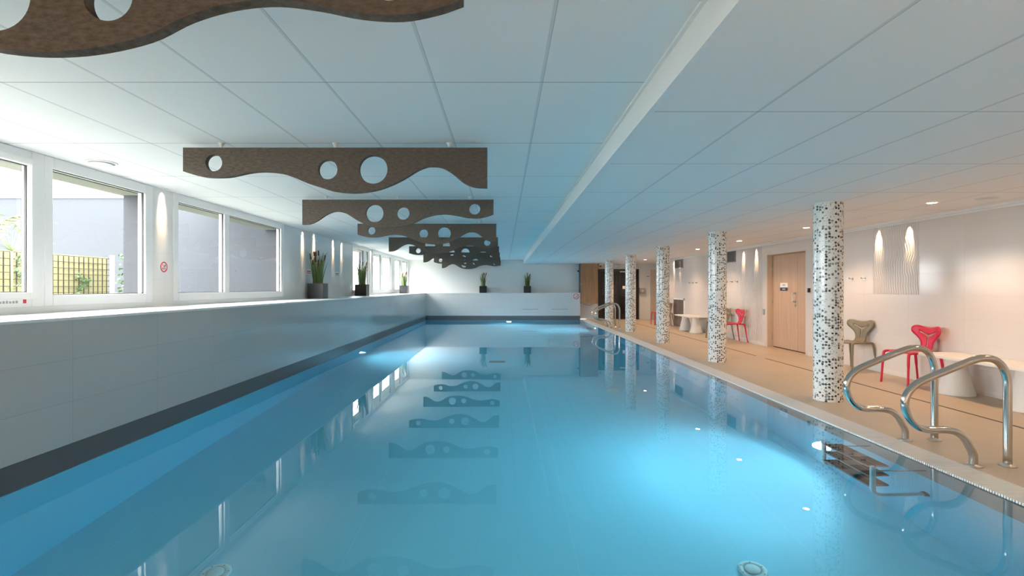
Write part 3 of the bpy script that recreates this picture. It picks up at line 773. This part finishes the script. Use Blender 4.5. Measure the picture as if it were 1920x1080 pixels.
for i,(y,lb) in enumerate(((5.91,'spotlight between the two left windows'),(10.03,'first of four spotlights near the grey reed planter'),(10.63,'second spotlight, above the grey reed planter'),(11.82,'third spotlight, between the grey and brown reed planters'),(12.44,'fourth spotlight, just before the brown reed planter'),(15.14,'spotlight between the far left windows'))):
    wallspot(XW+.036,y,ZC,(0,R(20),0),lb,34,'wall spotlights above the left ledge')
for i,(y,lb) in enumerate(((7.32,'right spotlight of the pair above the nearest taupe chair'),(7.92,'left spotlight of the pair above the nearest taupe chair'),(11.76,'right spotlight of the pair beside the wood door'),(12.39,'left spotlight of the pair beside the wood door'),(16.85,'right spotlight above the low hatch'),(17.45,'left spotlight above the low hatch'))):
    wallspot(XR-.045,y,ZR-.051,(0,R(-20),0),lb,17,'wall spotlights above the right wall')
# underwater lights
def pool_light(loc,rz,lb,pw):
    t=thing('pool_light',loc,lb,'underwater light','round underwater pool lights',rz)   # faces local +X
    MB().lathe([(.14,0),(.14,.012),(.125,.02),(.10,.022)],(0,0,0),36,ax='x').build('bezel',M['sign_w'],t)
    MB().lathe([(.10,.02),(.06,.028),(.01,.03)],(0,0,0),32,ax='x').build('lens',M['cool'],t)
    lamp('bulb','SPOT',t,(.05,0,0),pw*4,(.66,.87,1.0),rot=(0,R(-90),0),spot_size=R(160),spot_blend=1.0,shadow_soft_size=.08)
PW=60
pool_light((XG-.001,4.95,-.80),pi,'bright underwater light on the right wall beside the near ladder',PW)
pool_light((XG-.001,17.4,-.80),pi,'underwater light on the right wall by the far ladder',PW)
pool_light((XL+.001,11.2,-.80),0,'underwater light on the left pool wall',PW)
pool_light((.2,YF-.001,-.80),-pi/2,'underwater light in the middle of the far pool wall',PW*.5)
# drains
def drain(x,y,lb):
    t=thing('pool_inlet',(x,y,ZB),lb,'pool fitting','round white fittings on the pool bottom')
    r=.095; MB().lathe([(r,0),(r,.006),(r*.92,.012),(r*.62,.013),(r*.60,.004),(.01,.004)],(0,0,0),40).build('flange',M['white'],t)
    MB().lathe([(r*.54,.004),(r*.54,.016),(r*.48,.02),(.01,.021)],(0,0,0),32).build('cap',M['white'],t)
    for k in range(6): MB().lathe([(.006,.012),(.004,.0145)],(r*.8*cos(k*pi/3+.3),r*.8*sin(k*pi/3+.3),0),10).build('screw',M['grey'],t)
drain(1.69,3.48,'round white fitting on the pool bottom at lower right'); drain(-1.93,3.43,'round white fitting on the pool bottom at lower left'); drain(1.71,8.0,'farther round white fitting on the pool bottom')
t=thing('floor_grate',(-.14,10.56,ZB),'dark rectangular grate on the pool bottom','grate')
MB().box(-.17,.17,-.13,.13,0,.008).build('frame',M['grey'],t); mb=MB()
for k in range(9): mb.box(-.155+k*.035,-.155+k*.035+.022,-.115,.115,.008,.011)
mb.build('slats',M['navy'],t)
for x,lb in ((-2.85,'small return nozzle at left of the far pool wall'),(2.95,'small return nozzle at right of the far pool wall')):
    t=thing('return_nozzle',(x,YF,-.35),lb,'pool fitting'); MB().lathe([(.02,-.02),(.045,-.012),(.05,0)],(0,0,0),20,ax='y').build('nozzle',M['white'],t)

# ------------------------------------------------------------------ outside
mb=MB(); mb.box(-60,XW-.33,-20,80,.85,.95); struct('outside_ground',mb,'ground','pale ground outside the windows')
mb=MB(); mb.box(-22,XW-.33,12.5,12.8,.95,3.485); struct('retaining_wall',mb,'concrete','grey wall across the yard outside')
mb=MB(); mb.box(-22,XW-.33,12.47,12.83,3.485,3.53); struct('retaining_wall_coping',mb,'whiteb','white coping on the grey yard wall')
struct('balcony_slab',MB().box(-7.0,XW-.33,7.8,12.5,3.40,3.6),'soffit','slab of a balcony over the yard outside')  # unseen overhead slab, added to keep sky out of the water reflections
t=thing('white_building',(-20,27,.95),'pale building beyond the grey yard wall','building')
MB().box(-9,3.2,0,6,0,9).build('wall',M['whiteb'],t)
for x in (-7,-4.6,-2.2,.2,1.9):
    for z in (3.0,6.0):
        f=MB().box(x,x+1.0,-.03,0,z,z+1.3).build('window',M['grey'],t)
t=thing('mesh_fence',(-7.65,8.0,.95),'wire mesh fence over a yellow screen outside the window','fence')
MB().box(-.12,-.04,-3.6,1.93,0,.93).build('screen',M['fencep'],t)
mb=MB(); y=-3.6
while y<1.96: mb.box(-.006,.006,y-.005,y+.005,0,.9); y+=.107
z=.05
while z<.92: mb.box(.003,.012,-3.6,1.95,z-.005,z+.005); z+=.107
mb.build('wire_mesh',M['wire'],t)
for y in (1.97,-.9): MB().box(-.03,.03,y,y+.05,0,.98).build('post',M['whiteb'],t)
def leaves(name,pts,size,m,parent,seed):
    r=random.Random(seed); mb=MB()
    for p in pts:
        a=Vector((r.uniform(-1,1),r.uniform(-1,1),r.uniform(-1,1))).normalized(); b=a.orthogonal().normalized(); c=a.cross(b)
        s=size*r.uniform(.6,1.3); P=Vector(p)
        mb.add([P-b*s*.1,P+c*s*.5+b*s*.5,P+b*s*1.2+a*s*.1,P-c*s*.5+b*s*.5],[(0,1,2,3)])
    return mb.build(name,m,parent)
rr=random.Random(11); pts=[]
for st in range(17):
    y=rr.uniform(-3.0,1.9); z=rr.uniform(.0,.9)
    for k in range(80):
        y+=rr.gauss(0,.012); z+=rr.gauss(-.003,.022); z=max(.02,min(.97,z)); pts.append((.02+rr.uniform(0,.03),y+rr.gauss(0,.035),z+rr.gauss(0,.03)))
t=thing('climbing_ivy',(-7.65,8.0,.95),'green ivy climbing over the mesh fence outside','plant',kind='stuff')
leaves('ivy_leaves',pts,.035,M['ivy'],t,2)
pts=[(rr.uniform(-.3,.3),rr.uniform(-3,1.8),rr.uniform(0,.22)) for k in range(700)]
t=thing('ground_cover',(-7.2,8.0,.95),'pale leafy plants at the foot of the mesh fence','plant',kind='stuff')
leaves('ground_leaves',pts,.06,M['grass'],t,3)
pts=[(rr.gauss(0,.08),rr.gauss(0,.07),rr.uniform(.1,1.05)) for k in range(350)]
t=thing('shrub',(-7.5,10.25,.95),'dark shrub at the end of the mesh fence','plant'); leaves('shrub_leaves',pts,.05,M['ivy'],t,4)
MB().tube([(0,0,0),(0,0,.9)],.015,8).build('trunk',M['wire'],t)
t=thing('palm_plant',(-7.55,7.25,.95),'arching yellow green palm outside the nearest window','plant')
mb=MB(); stem=MB()
for k in range(9):
    a=k*2*pi/9+.35; L=rr.uniform(.9,1.25); base=Vector((0,0,.75)); pr=None; path=[]
    for j in range(15):
        u=j/14; p=base+Vector((cos(a)*L*u*.8,sin(a)*L*u*.9,.75*sin(u*pi*.72)-.25*u*u)); path.append(p)
    stem.tube(path,[.012-.009*j/14 for j in range(15)],6)
    for j in range(2,15):
        p=path[j]; d=(path[j]-path[j-1]).normalized(); sd=Vector((-sin(a),cos(a),0))
        for q in (-1,1):
            e=p+(sd*q*.8+d*.5+Vector((0,0,-.35))).normalized()*.24*(1-.5*j/15)
            mb.add([p-d*.015,p+d*.015,e],[(0,1,2)])
MB().tube([(0,0,0),(0,0,.75)],.05,10).build('trunk',M['wire'],t)
mb.build('fronds',M['palm'],t); stem.build('frond_stalks',M['palm'],t)
t=thing('spiky_grass',(-7.45,7.75,1.85),'pale spiky grass tuft above the fence outside the nearest window','plant'); mb=MB()
for k in range(60):
    a=rr.uniform(0,2*pi); e=Vector((cos(a)*.22,sin(a)*.22,rr.uniform(.1,.35))); mb.add([(-.006,0,0),(.006,0,0),tuple(e*.6),tuple(e)],[(0,1,2),(1,3,2)])
mb.build('blades',M['grass'],t); MB().lathe([(.012,-.9),(.015,0)],(0,0,0),8).build('stalk',M['grass'],t)

# world
w=bpy.data.worlds.new('sky'); SC.world=w; w.use_nodes=True
bg=w.node_tree.nodes['Background']; bg.inputs[0].default_value=(1,.985,.975,1); bg.inputs[1].default_value=15.0
# window portals guide the sampling of the sky light
for a,b in wins:
    d=bpy.data.lights.new('window_portal','AREA'); d.shape='RECTANGLE'; d.size=b-a; d.size_y=1.2; d.cycles.is_portal=True
    o=bpy.data.objects.new('window_portal',d); COL.objects.link(o); o.location=(XW-.5,(a+b)/2,1.75); o.rotation_euler=(R(90),0,R(-90))
    o.rotation_euler=Matrix(((0,0,-1),(1,0,0),(0,-1,0))).to_euler() 

# camera
cd=bpy.data.cameras.new('camera'); cam=bpy.data.objects.new('camera',cd); COL.objects.link(cam); SC.camera=cam
cam.location=(0,0,1.30); cam.rotation_euler=(R(90),0,0)
cd.sensor_width=36; cd.lens=18; cd.shift_x=15/1920; cd.shift_y=-.7/1920; cd.clip_start=.02
SC.view_settings.view_transform='Standard'; SC.view_settings.look='None'; SC.view_settings.gamma=1; SC.view_settings.exposure=.92; SC.view_settings.use_curve_mapping=False
c=SC.cycles
c.max_bounces=12; c.diffuse_bounces=5; c.glossy_bounces=5; c.transmission_bounces=8; c.transparent_max_bounces=12; c.volume_bounces=0
c.caustics_refractive=True; c.caustics_reflective=False; c.sample_clamp_indirect=6; c.use_denoising=True; c.blur_glossy=.3; c.use_adaptive_sampling=True; c.adaptive_threshold=.02
